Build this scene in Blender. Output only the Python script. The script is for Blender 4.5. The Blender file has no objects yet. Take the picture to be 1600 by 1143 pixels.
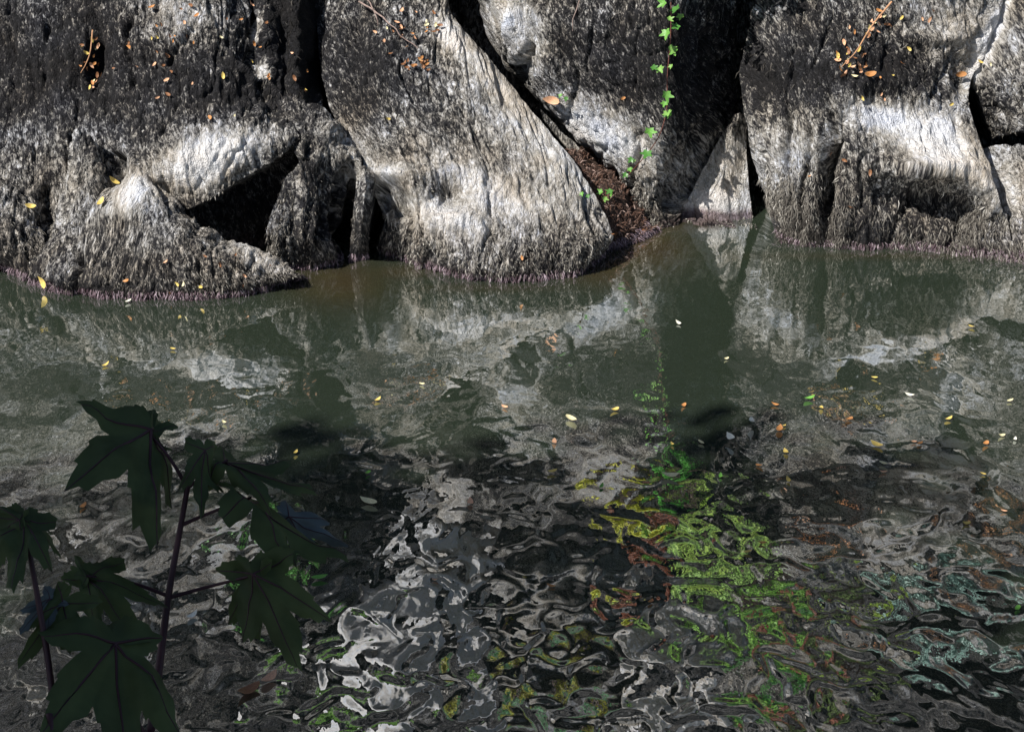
import bpy, math, random
import numpy as np
from mathutils import Vector

S = bpy.context.scene
R = math.radians
rng = np.random.default_rng(7)
random.seed(7)

# ------------------------------------------------------------------ camera, sky, sun, exposure
H, PITCH, HFOV = 4.0, R(25), R(30)
F = 800 / math.tan(HFOV / 2)
cam = bpy.data.cameras.new('camera')
cam.lens = 18 / math.tan(HFOV / 2); cam.sensor_width = 36
cam.clip_start = 0.05; cam.clip_end = 500
camo = bpy.data.objects.new('camera', cam); S.collection.objects.link(camo)
camo.location = (0, 0, H); camo.rotation_euler = (math.pi / 2 - PITCH, 0, 0)
S.camera = camo

SUN = np.array([-0.52, -0.42, 0.74]); SUN = SUN / np.linalg.norm(SUN)
w = bpy.data.worlds.new('World'); S.world = w; w.use_nodes = True
nt = w.node_tree; nt.nodes.clear()
sky = nt.nodes.new('ShaderNodeTexSky'); sky.sky_type = 'NISHITA'; sky.sun_disc = False
sky.sun_elevation = math.asin(SUN[2]); sky.sun_rotation = math.atan2(SUN[0], SUN[1])
bg = nt.nodes.new('ShaderNodeBackground'); bg.inputs['Strength'].default_value = 0.06
wo = nt.nodes.new('ShaderNodeOutputWorld')
nt.links.new(sky.outputs[0], bg.inputs[0]); nt.links.new(bg.outputs[0], wo.inputs[0])
sl = bpy.data.lights.new('sun', 'SUN'); sl.energy = 4.6; sl.angle = R(0.5); sl.color = (1, 0.95, 0.88)
so = bpy.data.objects.new('sun', sl); S.collection.objects.link(so)
so.rotation_euler = Vector(SUN).to_track_quat('Z', 'Y').to_euler(); so.location = (-6, -4, 14)
S.view_settings.view_transform = 'Standard'; S.view_settings.look = 'None'
S.view_settings.exposure = 0.64; S.view_settings.gamma = 1; S.view_settings.use_curve_mapping = False
S.render.engine = 'CYCLES'
S.cycles.max_bounces = 6

# ------------------------------------------------------------------ helpers
FWD = np.array([0, math.cos(PITCH), -math.sin(PITCH)]); UP = np.array([0, math.sin(PITCH), math.cos(PITCH)])
def ray(px, py):
    px, py = np.asarray(px, float), np.asarray(py, float)
    return FWD * F + np.array([1, 0, 0]) * (px[..., None] - 800) + UP * (571.5 - py[..., None])
def P(px, py, Y):                       # point seen at a pixel of the photograph, at forward distance Y
    d = ray(px, py); return np.array([0, 0, H]) + d * (np.asarray(Y, float) / d[..., 1])[..., None]
def W(px, py, z=0.0):                   # point at a pixel, at height z
    d = ray(px, py); return np.array([0, 0, H]) + d * ((z - H) / d[..., 2])[..., None]
def D(px, py, t):                       # point at a pixel, at slant distance t
    d = ray(px, py); return np.array([0, 0, H]) + d / np.linalg.norm(d, axis=-1, keepdims=True) * t
def M(px, py, Y):                       # point whose mirror image in the water is seen at a pixel
    p = P(px, py, Y); p = np.array(p); p[..., 2] *= -1; return p
def proj(v):
    q = v - np.array([0, 0, H]); f = q @ FWD
    return 800 + F * q[:, 0] / f, 571.5 - F * (q @ UP) / f, f

def _hash(i, j, k, s):
    h = (i.astype(np.int64) * 374761393 + j.astype(np.int64) * 668265263 + k.astype(np.int64) * 2147483647 + s * 1274126177) & 0xFFFFFFFF
    h = ((h ^ (h >> 13)) * 1274126177) & 0xFFFFFFFF
    h = ((h ^ (h >> 16)) * 2246822519) & 0xFFFFFFFF
    return ((h ^ (h >> 15)) & 0xFFFFFF) / float(0xFFFFFF)
def vnoise(p, s=0):                     # value noise 0..1
    f = np.floor(p); t = p - f; t = t * t * t * (t * (t * 6 - 15) + 10); f = f.astype(np.int64)
    i, j, k = f[:, 0], f[:, 1], f[:, 2]; o = 0
    for a in (0, 1):
        wa = t[:, 0] if a else 1 - t[:, 0]
        for b in (0, 1):
            wb = t[:, 1] if b else 1 - t[:, 1]
            for c in (0, 1):
                wc = t[:, 2] if c else 1 - t[:, 2]
                o = o + wa * wb * wc * _hash(i + a, j + b, k + c, s)
    return o
def fbm(p, oct=4, s=0, gain=0.5):
    a, o, n = 1.0, 0.0, 0.0
    for q in range(oct):
        o = o + a * vnoise(p * (2.03 ** q), s + q * 17); n += a; a *= gain
    return o / n

COL = S.collection
def tag(o, label=None, cat=None, group=None, kind=None):
    if label: o['label'] = label
    if cat: o['category'] = cat
    if group: o['group'] = group
    if kind: o['kind'] = kind
    return o
def link(name, me, mat=None, parent=None, smooth=False):
    if mat is not None and not me.materials: me.materials.append(mat)
    o = bpy.data.objects.new(name, me); COL.objects.link(o)
    if parent is not None: o.parent = parent
    return o
def mesh(name, v, f, smooth=True, attrs=None, uv=None):
    v = np.asarray(v, np.float32); f = np.asarray(f, np.int32)
    me = bpy.data.meshes.new(name)
    me.vertices.add(len(v)); me.vertices.foreach_set('co', v.ravel())
    n, k = f.shape
    me.loops.add(n * k); me.loops.foreach_set('vertex_index', f.ravel())
    me.polygons.add(n); me.polygons.foreach_set('loop_start', np.arange(0, n * k, k, dtype=np.int32))
    me.polygons.foreach_set('loop_total', np.full(n, k, np.int32))
    me.polygons.foreach_set('use_smooth', np.full(n, smooth))
    me.update(calc_edges=True)
    for a, val in (attrs or {}).items():
        at = me.attributes.new(a, 'FLOAT', 'POINT'); at.data.foreach_set('value', np.asarray(val, np.float32))
    if uv is not None:
        l = me.uv_layers.new(name='flow'); l.data.foreach_set('uv', np.asarray(uv, np.float32)[f.ravel()].ravel())
    return me
def empty(name, loc):
    o = bpy.data.objects.new(name, None); COL.objects.link(o); o.location = loc; o.empty_display_size = .1
    return o
def tube(pts, rad, n=6):
    pts = np.asarray(pts, float); rad = np.broadcast_to(rad, (len(pts),))
    tg = np.gradient(pts, axis=0); tg /= np.linalg.norm(tg, axis=1, keepdims=True) + 1e-9
    ref = np.array([0.3, 0.9, 0.2]); a = np.cross(tg, ref); a /= np.linalg.norm(a, axis=1, keepdims=True) + 1e-9
    b = np.cross(tg, a); th = np.linspace(0, 2 * np.pi, n, endpoint=False)
    v = pts[:, None] + rad[:, None, None] * (a[:, None] * np.cos(th)[None, :, None] + b[:, None] * np.sin(th)[None, :, None])
    v = v.reshape(-1, 3); f = []
    for i in range(len(pts) - 1):
        for j in range(n):
            f.append((i * n + j, i * n + (j + 1) % n, (i + 1) * n + (j + 1) % n, (i + 1) * n + j))
    return v, np.array(f)

# ------------------------------------------------------------------ materials
class N:
    def __init__(s, name):
        s.m = bpy.data.materials.new(name); s.m.use_nodes = True; s.t = s.m.node_tree
        s.t.nodes.clear(); s.out = s.t.nodes.new('ShaderNodeOutputMaterial')
    def n(s, typ, ins=None, **kw):
        x = s.t.nodes.new('ShaderNode' + typ)
        for k, v in kw.items(): setattr(x, k, v)
        for k, v in (ins or {}).items(): s.put(x.inputs[k], v)
        return x
    def put(s, sock, v):
        if isinstance(v, bpy.types.Node): v = v.outputs[0]
        if isinstance(v, bpy.types.NodeSocket): s.t.links.new(v, sock)
        else: sock.default_value = v
    def math(s, op, a, b=0.0, c=0.0, clamp=False):
        x = s.n('Math', {0: a, 1: b, 2: c}, operation=op); x.use_clamp = clamp; return x.outputs[0]
    def mix(s, fac, a, b, blend='MIX'):
        x = s.n('Mix', data_type='RGBA', blend_type=blend)
        s.put(x.inputs[0], fac); s.put(x.inputs[6], a); s.put(x.inputs[7], b); return x.outputs[2]
    def ramp(s, fac, stops, interp='LINEAR'):
        x = s.n('ValToRGB', {0: fac}); r = x.color_ramp; r.interpolation = interp
        while len(r.elements) < len(stops): r.elements.new(0.5)
        for e, (p, c) in zip(r.elements, stops):
            e.position = p; e.color = (*c, 1) if len(c) == 3 else c
        return x.outputs[0]
    def attr(s, a): return s.n('Attribute', attribute_name=a).outputs['Fac']
def rgb(*c): return (*c, 1)

ROCKRAMP = [(0.0, (.008, .008, .009)), (.30, (.017, .017, .020)), (.43, (.045, .044, .045)), (.56, (.15, .142, .132)),
            (.72, (.34, .325, .30)), (.88, (.52, .51, .50)), (1.0, (.68, .69, .72))]
def rock_material(name='lichened_rock'):
    k = N(name)
    uv = k.n('UVMap', uv_map='flow'); tc = k.n('TexCoord')
    m1 = k.n('Mapping', {0: uv, 3: (85, 36, 1)}); n1 = k.n('TexNoise', {'Vector': m1, 'Scale': 1, 'Detail': 3, 'Roughness': .55, 'Distortion': 1.0})
    m2 = k.n('Mapping', {0: uv, 3: (27, 13, 1)}); n2 = k.n('TexNoise', {'Vector': m2, 'Scale': 1, 'Detail': 4, 'Roughness': .6, 'Distortion': .8})
    n3 = k.n('TexNoise', {'Vector': tc.outputs['Object'], 'Scale': 3.2, 'Detail': 5, 'Roughness': .6})
    n4 = k.n('TexNoise', {'Vector': tc.outputs['Object'], 'Scale': 150, 'Detail': 2})
    def c(n, g): return k.math('MULTIPLY', k.math('SUBTRACT', n.outputs[0], .5), g)
    nz = k.math('ADD', k.math('ADD', c(n1, 1.7), c(n2, 1.4)), k.math('ADD', c(n3, .6), c(n4, .30))); damp = k.n('MapRange', {0: k.attr('tone'), 1: .50, 2: .85, 3: 1.0, 4: .40}).outputs[0]
    v = k.math('ADD', k.attr('tone'), k.math('MULTIPLY', nz, damp))
    col = k.ramp(v, ROCKRAMP)
    warm = k.ramp(n3.outputs[0], [(.35, (1.0, .94, .86)), (.5, (.98, .98, .97)), (.65, (.92, .97, 1.08))])
    col = k.mix(1.0, col, warm, 'MULTIPLY')
    col = k.mix(k.math('MULTIPLY', k.attr('brown'), .55), col, k.mix(1.0, col, rgb(.95, .78, .60), 'MULTIPLY'))
    wet = k.attr('wet')
    col = k.mix(wet, col, k.mix(1.0, col, rgb(.37, .31, .345), 'MULTIPLY'))
    rough = k.math('SUBTRACT', .95, k.math('MULTIPLY', wet, .5))
    hsum = k.math('ADD', k.math('MULTIPLY', n1.outputs[0], 1.3), k.math('MULTIPLY', n2.outputs[0], 1.6))
    hsum = k.math('ADD', hsum, k.math('MULTIPLY', n4.outputs[0], .35))
    bp = k.n('Bump', {'Height': hsum, 'Distance': .026, 'Strength': 1.0})
    b = k.n('BsdfPrincipled', {'Base Color': col, 'Roughness': rough, 'Normal': bp, 'Specular IOR Level': .25})
    k.put(k.out.inputs[0], b); return k.m
def strand_material(name, ramp):
    k = N(name)
    col = k.ramp(k.attr('tone'), ramp)
    b = k.n('BsdfPrincipled', {'Base Color': col, 'Roughness': .9, 'Specular IOR Level': .15})
    k.put(k.out.inputs[0], b); return k.m
def plain(name, c, rough=.7, noise=0.25, scale=40, spec=.3, trans=0.0):
    k = N(name); tc = k.n('TexCoord')
    n = k.n('TexNoise', {'Vector': tc.outputs['Object'], 'Scale': scale, 'Detail': 4})
    lo = tuple(x * (1 - noise) for x in c); hi = tuple(min(1, x * (1 + noise)) for x in c)
    col = k.ramp(n.outputs[0], [(.3, lo), (.7, hi)])
    b = k.n('BsdfPrincipled', {'Base Color': col, 'Roughness': rough, 'Specular IOR Level': spec})
    if trans:
        tr = k.n('BsdfTranslucent', {'Color': col}); mx = k.n('MixShader', {0: trans, 1: b, 2: tr}); k.put(k.out.inputs[0], mx)
    else: k.put(k.out.inputs[0], b)
    return k.m
MAT_ROCK = rock_material()
MAT_STRAND = strand_material('dry_algae', [(0, (.012, .011, .011)), (.35, (.05, .045, .040)), (.6, (.17, .158, .138)), (.8, (.32, .305, .275)), (1, (.52, .50, .47))])
MAT_ROOT = strand_material('wet_roots', [(0, (.03, .016, .022)), (.5, (.13, .092, .108)), (1, (.40, .33, .37))])
MAT_SOIL = plain('dark_soil', (.035, .028, .022), .95, .6, 30, .1)
MAT_DEBRIS = plain('leaf_litter', (.045, .030, .024), .9, .6, 60, .2)

# ------------------------------------------------------------------ rocks: smooth nets through measured points, then weathered
def cr_matrix(n, m):
    t = np.linspace(0, n - 1, m); i = np.minimum(t.astype(int), n - 2); u = t - i
    Mx = np.zeros((m, n))
    w = [-.5 * u + u**2 - .5 * u**3, 1 - 2.5 * u**2 + 1.5 * u**3, .5 * u + 2 * u**2 - 1.5 * u**3, -.5 * u**2 + .5 * u**3]
    for k in range(4):
        idx = i + k - 1
        ok = (idx >= 0) & (idx < n)
        np.add.at(Mx, (np.arange(m)[ok], idx[ok]), w[k][ok])
        lo = idx < 0; hi = idx >= n                                   # linear extension
        np.add.at(Mx, (np.arange(m)[lo], 0), 2 * w[k][lo]); np.add.at(Mx, (np.arange(m)[lo], 1), -w[k][lo])
        np.add.at(Mx, (np.arange(m)[hi], n - 1), 2 * w[k][hi]); np.add.at(Mx, (np.arange(m)[hi], n - 2), -w[k][hi])
    return Mx

def lin_matrix(n, m):
    t = np.linspace(0, n - 1, m); i = np.minimum(t.astype(int), n - 2); u = t - i; Mx = np.zeros((m, n))
    Mx[np.arange(m), i] = 1 - u; Mx[np.arange(m), i + 1] = u
    return Mx

# pale or dark crust on the stone, plus shade painted into hollows and clefts: (px, py, rx, ry, angle, change)
CRUST_SHADE = [
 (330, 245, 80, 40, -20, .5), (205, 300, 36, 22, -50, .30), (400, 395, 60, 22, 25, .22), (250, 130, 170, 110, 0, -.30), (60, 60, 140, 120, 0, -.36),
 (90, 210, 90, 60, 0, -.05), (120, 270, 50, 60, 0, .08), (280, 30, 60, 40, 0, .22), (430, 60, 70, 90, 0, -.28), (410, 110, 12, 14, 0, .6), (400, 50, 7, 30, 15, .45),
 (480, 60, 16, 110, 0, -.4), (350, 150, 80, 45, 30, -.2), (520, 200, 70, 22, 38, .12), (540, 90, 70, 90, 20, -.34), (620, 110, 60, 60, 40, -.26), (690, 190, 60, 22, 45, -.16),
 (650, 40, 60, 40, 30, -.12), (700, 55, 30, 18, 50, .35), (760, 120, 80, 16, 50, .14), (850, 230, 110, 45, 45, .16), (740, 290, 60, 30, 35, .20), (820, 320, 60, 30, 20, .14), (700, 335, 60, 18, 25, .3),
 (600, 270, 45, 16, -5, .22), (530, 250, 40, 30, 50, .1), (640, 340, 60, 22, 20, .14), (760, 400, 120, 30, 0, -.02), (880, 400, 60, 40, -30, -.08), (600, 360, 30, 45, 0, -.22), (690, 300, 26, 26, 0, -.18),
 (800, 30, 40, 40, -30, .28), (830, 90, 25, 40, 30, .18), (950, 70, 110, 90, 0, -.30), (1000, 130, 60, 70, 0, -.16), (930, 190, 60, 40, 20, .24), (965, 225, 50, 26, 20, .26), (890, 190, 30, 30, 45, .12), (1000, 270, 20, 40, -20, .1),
 (1100, 130, 50, 160, 0, -.30), (1115, 270, 60, 60, 0, .25), (1115, 320, 60, 20, 0, .30),  # first entry paints shade on the middle slab's side facing away from the sun
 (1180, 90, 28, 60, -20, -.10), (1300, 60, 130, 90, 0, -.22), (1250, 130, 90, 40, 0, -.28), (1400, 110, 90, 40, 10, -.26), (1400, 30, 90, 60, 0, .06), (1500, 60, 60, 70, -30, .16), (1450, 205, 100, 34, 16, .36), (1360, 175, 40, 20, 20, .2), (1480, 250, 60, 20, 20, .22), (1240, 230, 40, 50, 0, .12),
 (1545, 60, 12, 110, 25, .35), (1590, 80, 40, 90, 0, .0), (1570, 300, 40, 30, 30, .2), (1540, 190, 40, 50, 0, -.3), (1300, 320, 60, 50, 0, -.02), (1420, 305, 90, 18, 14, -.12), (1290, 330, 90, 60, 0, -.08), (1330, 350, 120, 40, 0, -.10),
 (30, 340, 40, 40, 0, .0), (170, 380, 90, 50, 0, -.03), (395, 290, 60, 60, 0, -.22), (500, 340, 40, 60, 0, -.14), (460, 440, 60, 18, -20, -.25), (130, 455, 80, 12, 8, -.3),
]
BUMPS = [  # (px, py, rx, ry, toward camera in metres)
 (615, 272, 48, 14, .09), (612, 350, 34, 44, -.20), (702, 298, 26, 20, -.13), (700, 348, 70, 13, .07), (543, 340, 8, 60, -.16), (463, 320, 6, 50, -.08), (640, 300, 18, 20, .04), (780, 415, 60, 20, .05),
 (200, 330, 60, 30, .06), (260, 400, 60, 40, .05), (120, 400, 14, 40, -.05), (330, 420, 40, 30, .03), (185, 262, 12, 22, -.06),
 (1292, 300, 10, 60, -.12), (1300, 220, 8, 40, -.08), (1255, 300, 30, 60, .04), (1345, 340, 30, 40, .04), (1240, 200, 10, 60, -.04), (1296, 270, 9, 80, -.12), (1440, 300, 20, 14, -.04), (1450, 262, 90, 12, .07), (1545, 325, 30, 14, .05), (1345, 290, 16, 40, .04),
 (830, 60, 14, 50, -.05), (800, 90, 14, 20, .04), (960, 270, 10, 30, -.03), (905, 225, 10, 16, .03), (1090, 180, 14, 60, -.07),
 (1450, 60, 50, 12, .05), (1380, 130, 40, 14, .05), (1500, 120, 14, 40, -.05), (250, 60, 50, 30, .06), (100, 120, 40, 60, .05), (330, 110, 50, 14, .04), (150, 80, 10, 50, -.05),
 (560, 60, 12, 60, -.05), (610, 60, 30, 50, .04), (515, 340, 10, 50, -.06), (500, 300, 14, 30, .03), (660, 220, 40, 12, .03), (850, 330, 40, 30, .03),
]
CLEFTS = [  # x0, y0, x1, y1, half width px, depth in metres: joints and ribs in the stone
 (1322, 172, 1288, 352, 7, .14), (1225, 150, 1240, 330, 5, .05), (1272, 190, 1250, 370, 5, .06), (1352, 240, 1330, 380, 5, .06), (1425, 300, 1392, 388, 6, .06), (1512, 320, 1480, 390, 6, .06), (1466, 290, 1440, 385, 4, .03), (1500, 60, 1455, 160, 5, .05), (1556, 8, 1516, 160, 6, -.05), (1400, 20, 1380, 120, 5, .04), (1300, 20, 1275, 110, 5, .04), (1310, 185, 1296, 300, 5, -.03), (1250, 30, 1235, 130, 4, .04),
 (1112, 40, 1085, 190, 7, .09), (1085, 190, 1042, 330, 6, .10), (1135, 80, 1104, 240, 5, .07), (1060, 210, 1022, 330, 5, .07), (1128, 190, 1062, 330, 5, -.07), (1096, 60, 1062, 240, 4, -.04), (832, 70, 814, 130, 6, .06), (905, 110, 880, 190, 4, .04), (1003, 200, 986, 300, 4, .05), (955, 180, 938, 250, 3, .03), (800, 20, 790, 90, 4, -.04), (1000, 20, 985, 150, 3, .03), (930, 30, 915, 140, 3, .03),
 (150, 60, 138, 130, 8, .10), (205, 30, 200, 140, 5, .06), (178, 235, 180, 282, 7, .12), (245, 285, 262, 325, 5, .07), (392, 20, 396, 110, 5, .07), (132, 150, 100, 270, 4, .04), (62, 190, 38, 300, 4, .03), (300, 30, 260, 110, 4, .05), (340, 60, 400, 130, 4, -.04), (80, 30, 70, 150, 5, .05), (20, 60, 15, 180, 4, .04), (290, 150, 250, 210, 3, .03), (360, 215, 300, 300, 3, .03), (410, 190, 340, 280, 3, .03),
 (466, 238, 450, 370, 7, .13), (546, 268, 538, 402, 9, .20), (500, 260, 492, 400, 3, .04), (524, 270, 520, 400, 4, -.04),
 (590, 282, 584, 398, 9, .16), (625, 290, 630, 405, 5, .07), (652, 312, 668, 410, 5, .05), (600, 60, 650, 160, 4, .03), (690, 120, 765, 240, 4, .03), (640, 200, 695, 275, 4, .05), (820, 260, 900, 380, 3, .02), (540, 40, 560, 160, 5, .05), (760, 340, 800, 430, 4, .03), (520, 60, 530, 180, 4, .04),
 (66, 288, 76, 352, 8, .12), (122, 385, 125, 452, 6, .07), (300, 380, 312, 460, 3, .03), (182, 392, 245, 402, 3, .03), (205, 300, 190, 400, 4, .03), (395, 395, 430, 440, 4, .04), (30, 330, 20, 410, 5, .05)]
ALLV = []                                                              # surface samples for placing small things
def rock(name, label, rows, ang=0, tone=.55, seed=0, hang=None, spacing=.0088, amp=1.0, strands=1200, slen=.05, under=True, brown=0, cat='boulder', fringe=True, thick=1.0, dens_low=1.0, parts=True, group=None, wx=True):
    g = np.array(rows, float)                                          # rows x cols x (px, py, Y)
    pts = P(g[..., 0], g[..., 1], g[..., 2])
    if under:
        wl = W(g[-1, :, 0], g[-1, :, 1], 0.0); pts[-1] = wl
        b1 = wl + np.array([0, -.02, -.12]); b2 = wl + np.array([0, .05, -.4])
        pts = np.concatenate([pts, b1[None], b2[None]])
    nr, nc = pts.shape[:2]
    lr = np.linalg.norm(np.diff(pts, axis=0), axis=2).sum(0).mean(); lc = np.linalg.norm(np.diff(pts, axis=1), axis=2).sum(1).max()
    mr, mc = max(12, int(lr / spacing)), max(10, int(lc / spacing))
    A, B = cr_matrix(nr, mr) * .45 + lin_matrix(nr, mr) * .55, cr_matrix(nc, mc) * .45 + lin_matrix(nc, mc) * .55
    V = np.einsum('ij,jkc,lk->ilc', A, pts, B)
    st = np.linalg.norm(np.diff(V, axis=0), axis=2); s_t = np.concatenate([np.zeros((1, mc)), np.cumsum(st, 0)])
    sc_ = np.linalg.norm(np.diff(V, axis=1), axis=2); s_c = np.concatenate([np.zeros((mr, 1)), np.cumsum(sc_, 1)], 1)
    s_c -= s_c[:, mc // 2:mc // 2 + 1]
    def normals(V):
        n = np.cross(np.gradient(V, axis=1), np.gradient(V, axis=0))
        n /= np.linalg.norm(n, axis=2, keepdims=True) + 1e-9
        return n
    nrm = normals(V); toC = np.array([0, 0, H]) - V
    if (nrm * toC).sum() < 0: sgn = -1
    else: sgn = 1
    nrm *= sgn
    if wx: s_c = V[..., 0] - V[..., 0].mean()
    a = R(ang); X = V.reshape(-1, 3)
    ac = (s_c * math.cos(a) + s_t * math.sin(a)).ravel(); al = (-s_c * math.sin(a) + s_t * math.cos(a)).ravel()   # across / along the grain
    off = seed * 7.3
    warp = fbm(X * 3 + off, 3, seed) - .5
    ac2 = ac + warp * .12
    d = (fbm(X * 2.2 + off, 4, seed) - .5) * .085
    d += (1 - np.abs(fbm(np.c_[ac2 * 5, al * 1.3, X[:, 1]] + off, 3, seed + 3) - .5) * 4) * .010
    q = fbm(np.c_[ac2 * 16, al * 4.5, 0 * al] + off, 3, seed + 5); d += (q - .5) * .034
    rg = 1 - np.abs(2 * fbm(np.c_[ac2 * 9, al * 2.8, 0 * al] + off, 2, seed + 6) - 1) * 1.6; d -= np.clip(rg, 0, 1) ** 3 * .020
    rg = 1 - np.abs(2 * vnoise(np.c_[ac2 * 24, al * 7, 0 * al] + off, seed + 7) - 1); d -= rg ** 4 * .016
    q2 = fbm(np.c_[ac2 * 46, al * 13, 0 * al] + off, 2, seed + 9); d += (q2 - .5) * .030
    # cracks running with the bedding
    ck = np.abs(vnoise(np.c_[ac2 * 2.4, al * .55, 0 * al] + off, seed + 11) - .5); d -= np.exp(-(ck / .010) ** 2) * .018
    ei = np.minimum(np.arange(mc), np.arange(mc)[::-1])[None, :] * spacing; ew = np.clip(.3 + ei / .09, 0, 1); d = (d.reshape(mr, mc) * ew).ravel()
    d *= amp
    px, py, _ = proj(X)
    bump = np.zeros(len(X))
    for (bx, by, rx, ry, m) in BUMPS:
        bump += m * np.exp(-(((px - bx) / rx) ** 2 + ((py - by) / ry) ** 2))
    jx, jy = (fbm(X * 6 + 3, 3, 91) - .5) * 22, (fbm(X * 6 + 8, 3, 92) - .5) * 10
    for (x0, y0, x1, y1, wd, dp) in CLEFTS:
        dx, dy = x1 - x0, y1 - y0; tt_ = np.clip(((px - x0) * dx + (py - y0) * dy) / (dx * dx + dy * dy), 0, 1)
        ds = np.hypot(px + jx - x0 - tt_ * dx, py + jy - y0 - tt_ * dy); bump -= dp * np.exp(-(ds / wd) ** 1.4) * np.clip(np.minimum(tt_, 1 - tt_) * 8 + .25, 0, 1)
    if seed == 8: bump *= 0
    # round the rim back
    V2 = (X + nrm.reshape(-1, 3) * (d + bump)[:, None]).reshape(mr, mc, 3)
    X = V2.reshape(-1, 3)
    px, py, _ = proj(X)
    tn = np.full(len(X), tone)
    for (bx, by, rx, ry, an, m) in CRUST_SHADE:
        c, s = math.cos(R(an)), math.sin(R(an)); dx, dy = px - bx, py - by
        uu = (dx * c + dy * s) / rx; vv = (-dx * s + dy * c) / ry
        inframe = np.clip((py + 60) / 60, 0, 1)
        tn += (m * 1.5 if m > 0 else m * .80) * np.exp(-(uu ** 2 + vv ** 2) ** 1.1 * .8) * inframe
    tn += np.clip((-py) / 60, 0, 1) * (fbm(X * 1.6 + 40, 3, 77) - .55) * 1.1
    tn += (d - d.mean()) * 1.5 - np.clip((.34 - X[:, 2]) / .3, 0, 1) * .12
    z = X[:, 2] + (fbm(X * 6 + 9, 3, 5) - .5) * .05
    wet = np.clip((.075 - z) / .04, 0, 1)
    br = np.clip(brown + np.clip((.35 - z) / .4, 0, 1) * .5 + (fbm(X * 2 + 3, 3, 21) - .55) * 1.2, 0, 1)
    # skirt: sides running back into the bank
    loop = [(0, j) for j in range(mc)] + [(i, mc - 1) for i in range(1, mr)] + [(mr - 1, j) for j in range(mc - 2, -1, -1)] + [(i, 0) for i in range(mr - 2, 0, -1)]
    li = np.array([i * mc + j for i, j in loop]); L = X[li]; cen = X.mean(0)
    inw = cen - L; inw[:, 1] = 0; inw /= np.linalg.norm(inw, axis=1, keepdims=True) + 1e-9
    vs = [X]; fs = []
    idx = np.arange(mr * mc).reshape(mr, mc)
    quads = np.stack([idx[:-1, :-1], idx[1:, :-1], idx[1:, 1:], idx[:-1, 1:]], -1).reshape(-1, 4)
    if sgn < 0: quads = quads[:, ::-1]
    fs.append(quads)
    prev = li; base = len(X); nL = len(li); uvx = [ac]; uvy = [al]; tns = [tn]; wts = [wet]; brs = [br]
    steps = [(.03, .006), (.09, .02), (.2, .05), (.4, .09), (.75, .16)]
    for q, (bk, iw) in enumerate(steps):
        ringp = L + np.array([0, bk * thick, -.55 * bk * thick]) + inw * iw * thick
        nz = (fbm(ringp * 7, 3, seed + 40) - .5)[:, None] * .05
        ringp = ringp + inw * nz
        cur = base + np.arange(nL); base += nL
        f = np.stack([prev, np.roll(prev, -1), np.roll(cur, -1), cur], -1)
        fs.append(f if sgn > 0 else f[:, ::-1]); prev = cur; vs.append(ringp)
        uvx.append(ac[li]); uvy.append(al[li] + bk); tns.append(tn[li] - .05); wts.append(wet[li]); brs.append(br[li])
    AV = np.concatenate(vs)
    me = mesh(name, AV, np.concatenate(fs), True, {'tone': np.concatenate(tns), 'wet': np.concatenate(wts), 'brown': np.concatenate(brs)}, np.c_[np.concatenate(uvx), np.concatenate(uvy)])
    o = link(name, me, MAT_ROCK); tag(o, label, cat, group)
    nn = normals(V2).reshape(-1, 3) * sgn
    ALLV.append((px, py, np.linalg.norm(X - [0, 0, H], axis=1), X, nn))
    # down-grain direction
    tt = np.gradient(V2, axis=0).reshape(-1, 3); tt /= np.linalg.norm(tt, axis=1, keepdims=True) + 1e-9
    cc = np.gradient(V2, axis=1).reshape(-1, 3); cc /= np.linalg.norm(cc, axis=1, keepdims=True) + 1e-9
    grain = tt * math.cos(a) + cc * math.sin(a)
    if strands and parts:
        vis = (z > .0) & (py > -120)
        wgt = vis * (np.clip(1.0 - z * 1.6, .12, 1) ** 2 * np.clip((fbm(X * 5 + 3, 3, 90) - .40) * 6, .08, 1.5) * np.clip((.72 - tn) * 6, .02, 1))
        strands = int(strands * (.5 if seed == 12 else .26))
        cand = rng.choice(len(X), size=strands, p=wgt / wgt.sum())
        add_strands('dry_algae', o, X[cand], nn[cand], grain[cand], tn[cand], slen * (.85 if seed == 12 else .65), MAT_STRAND, lift=.007, wid=.0028)
    if fringe and under and parts:
        near = np.where((X[:, 2] > -.015) & (X[:, 2] < .05))[0]
        if len(near):
            cand = rng.choice(near, size=int(lc * 650))
            add_strands('root_fringe', o, X[cand], nn[cand], np.tile([0, -.25, -1.0], (len(cand), 1)), rng.uniform(.1, .85, len(cand)), .04, MAT_ROOT, lift=.014, wid=.0020)
    return o

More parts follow.
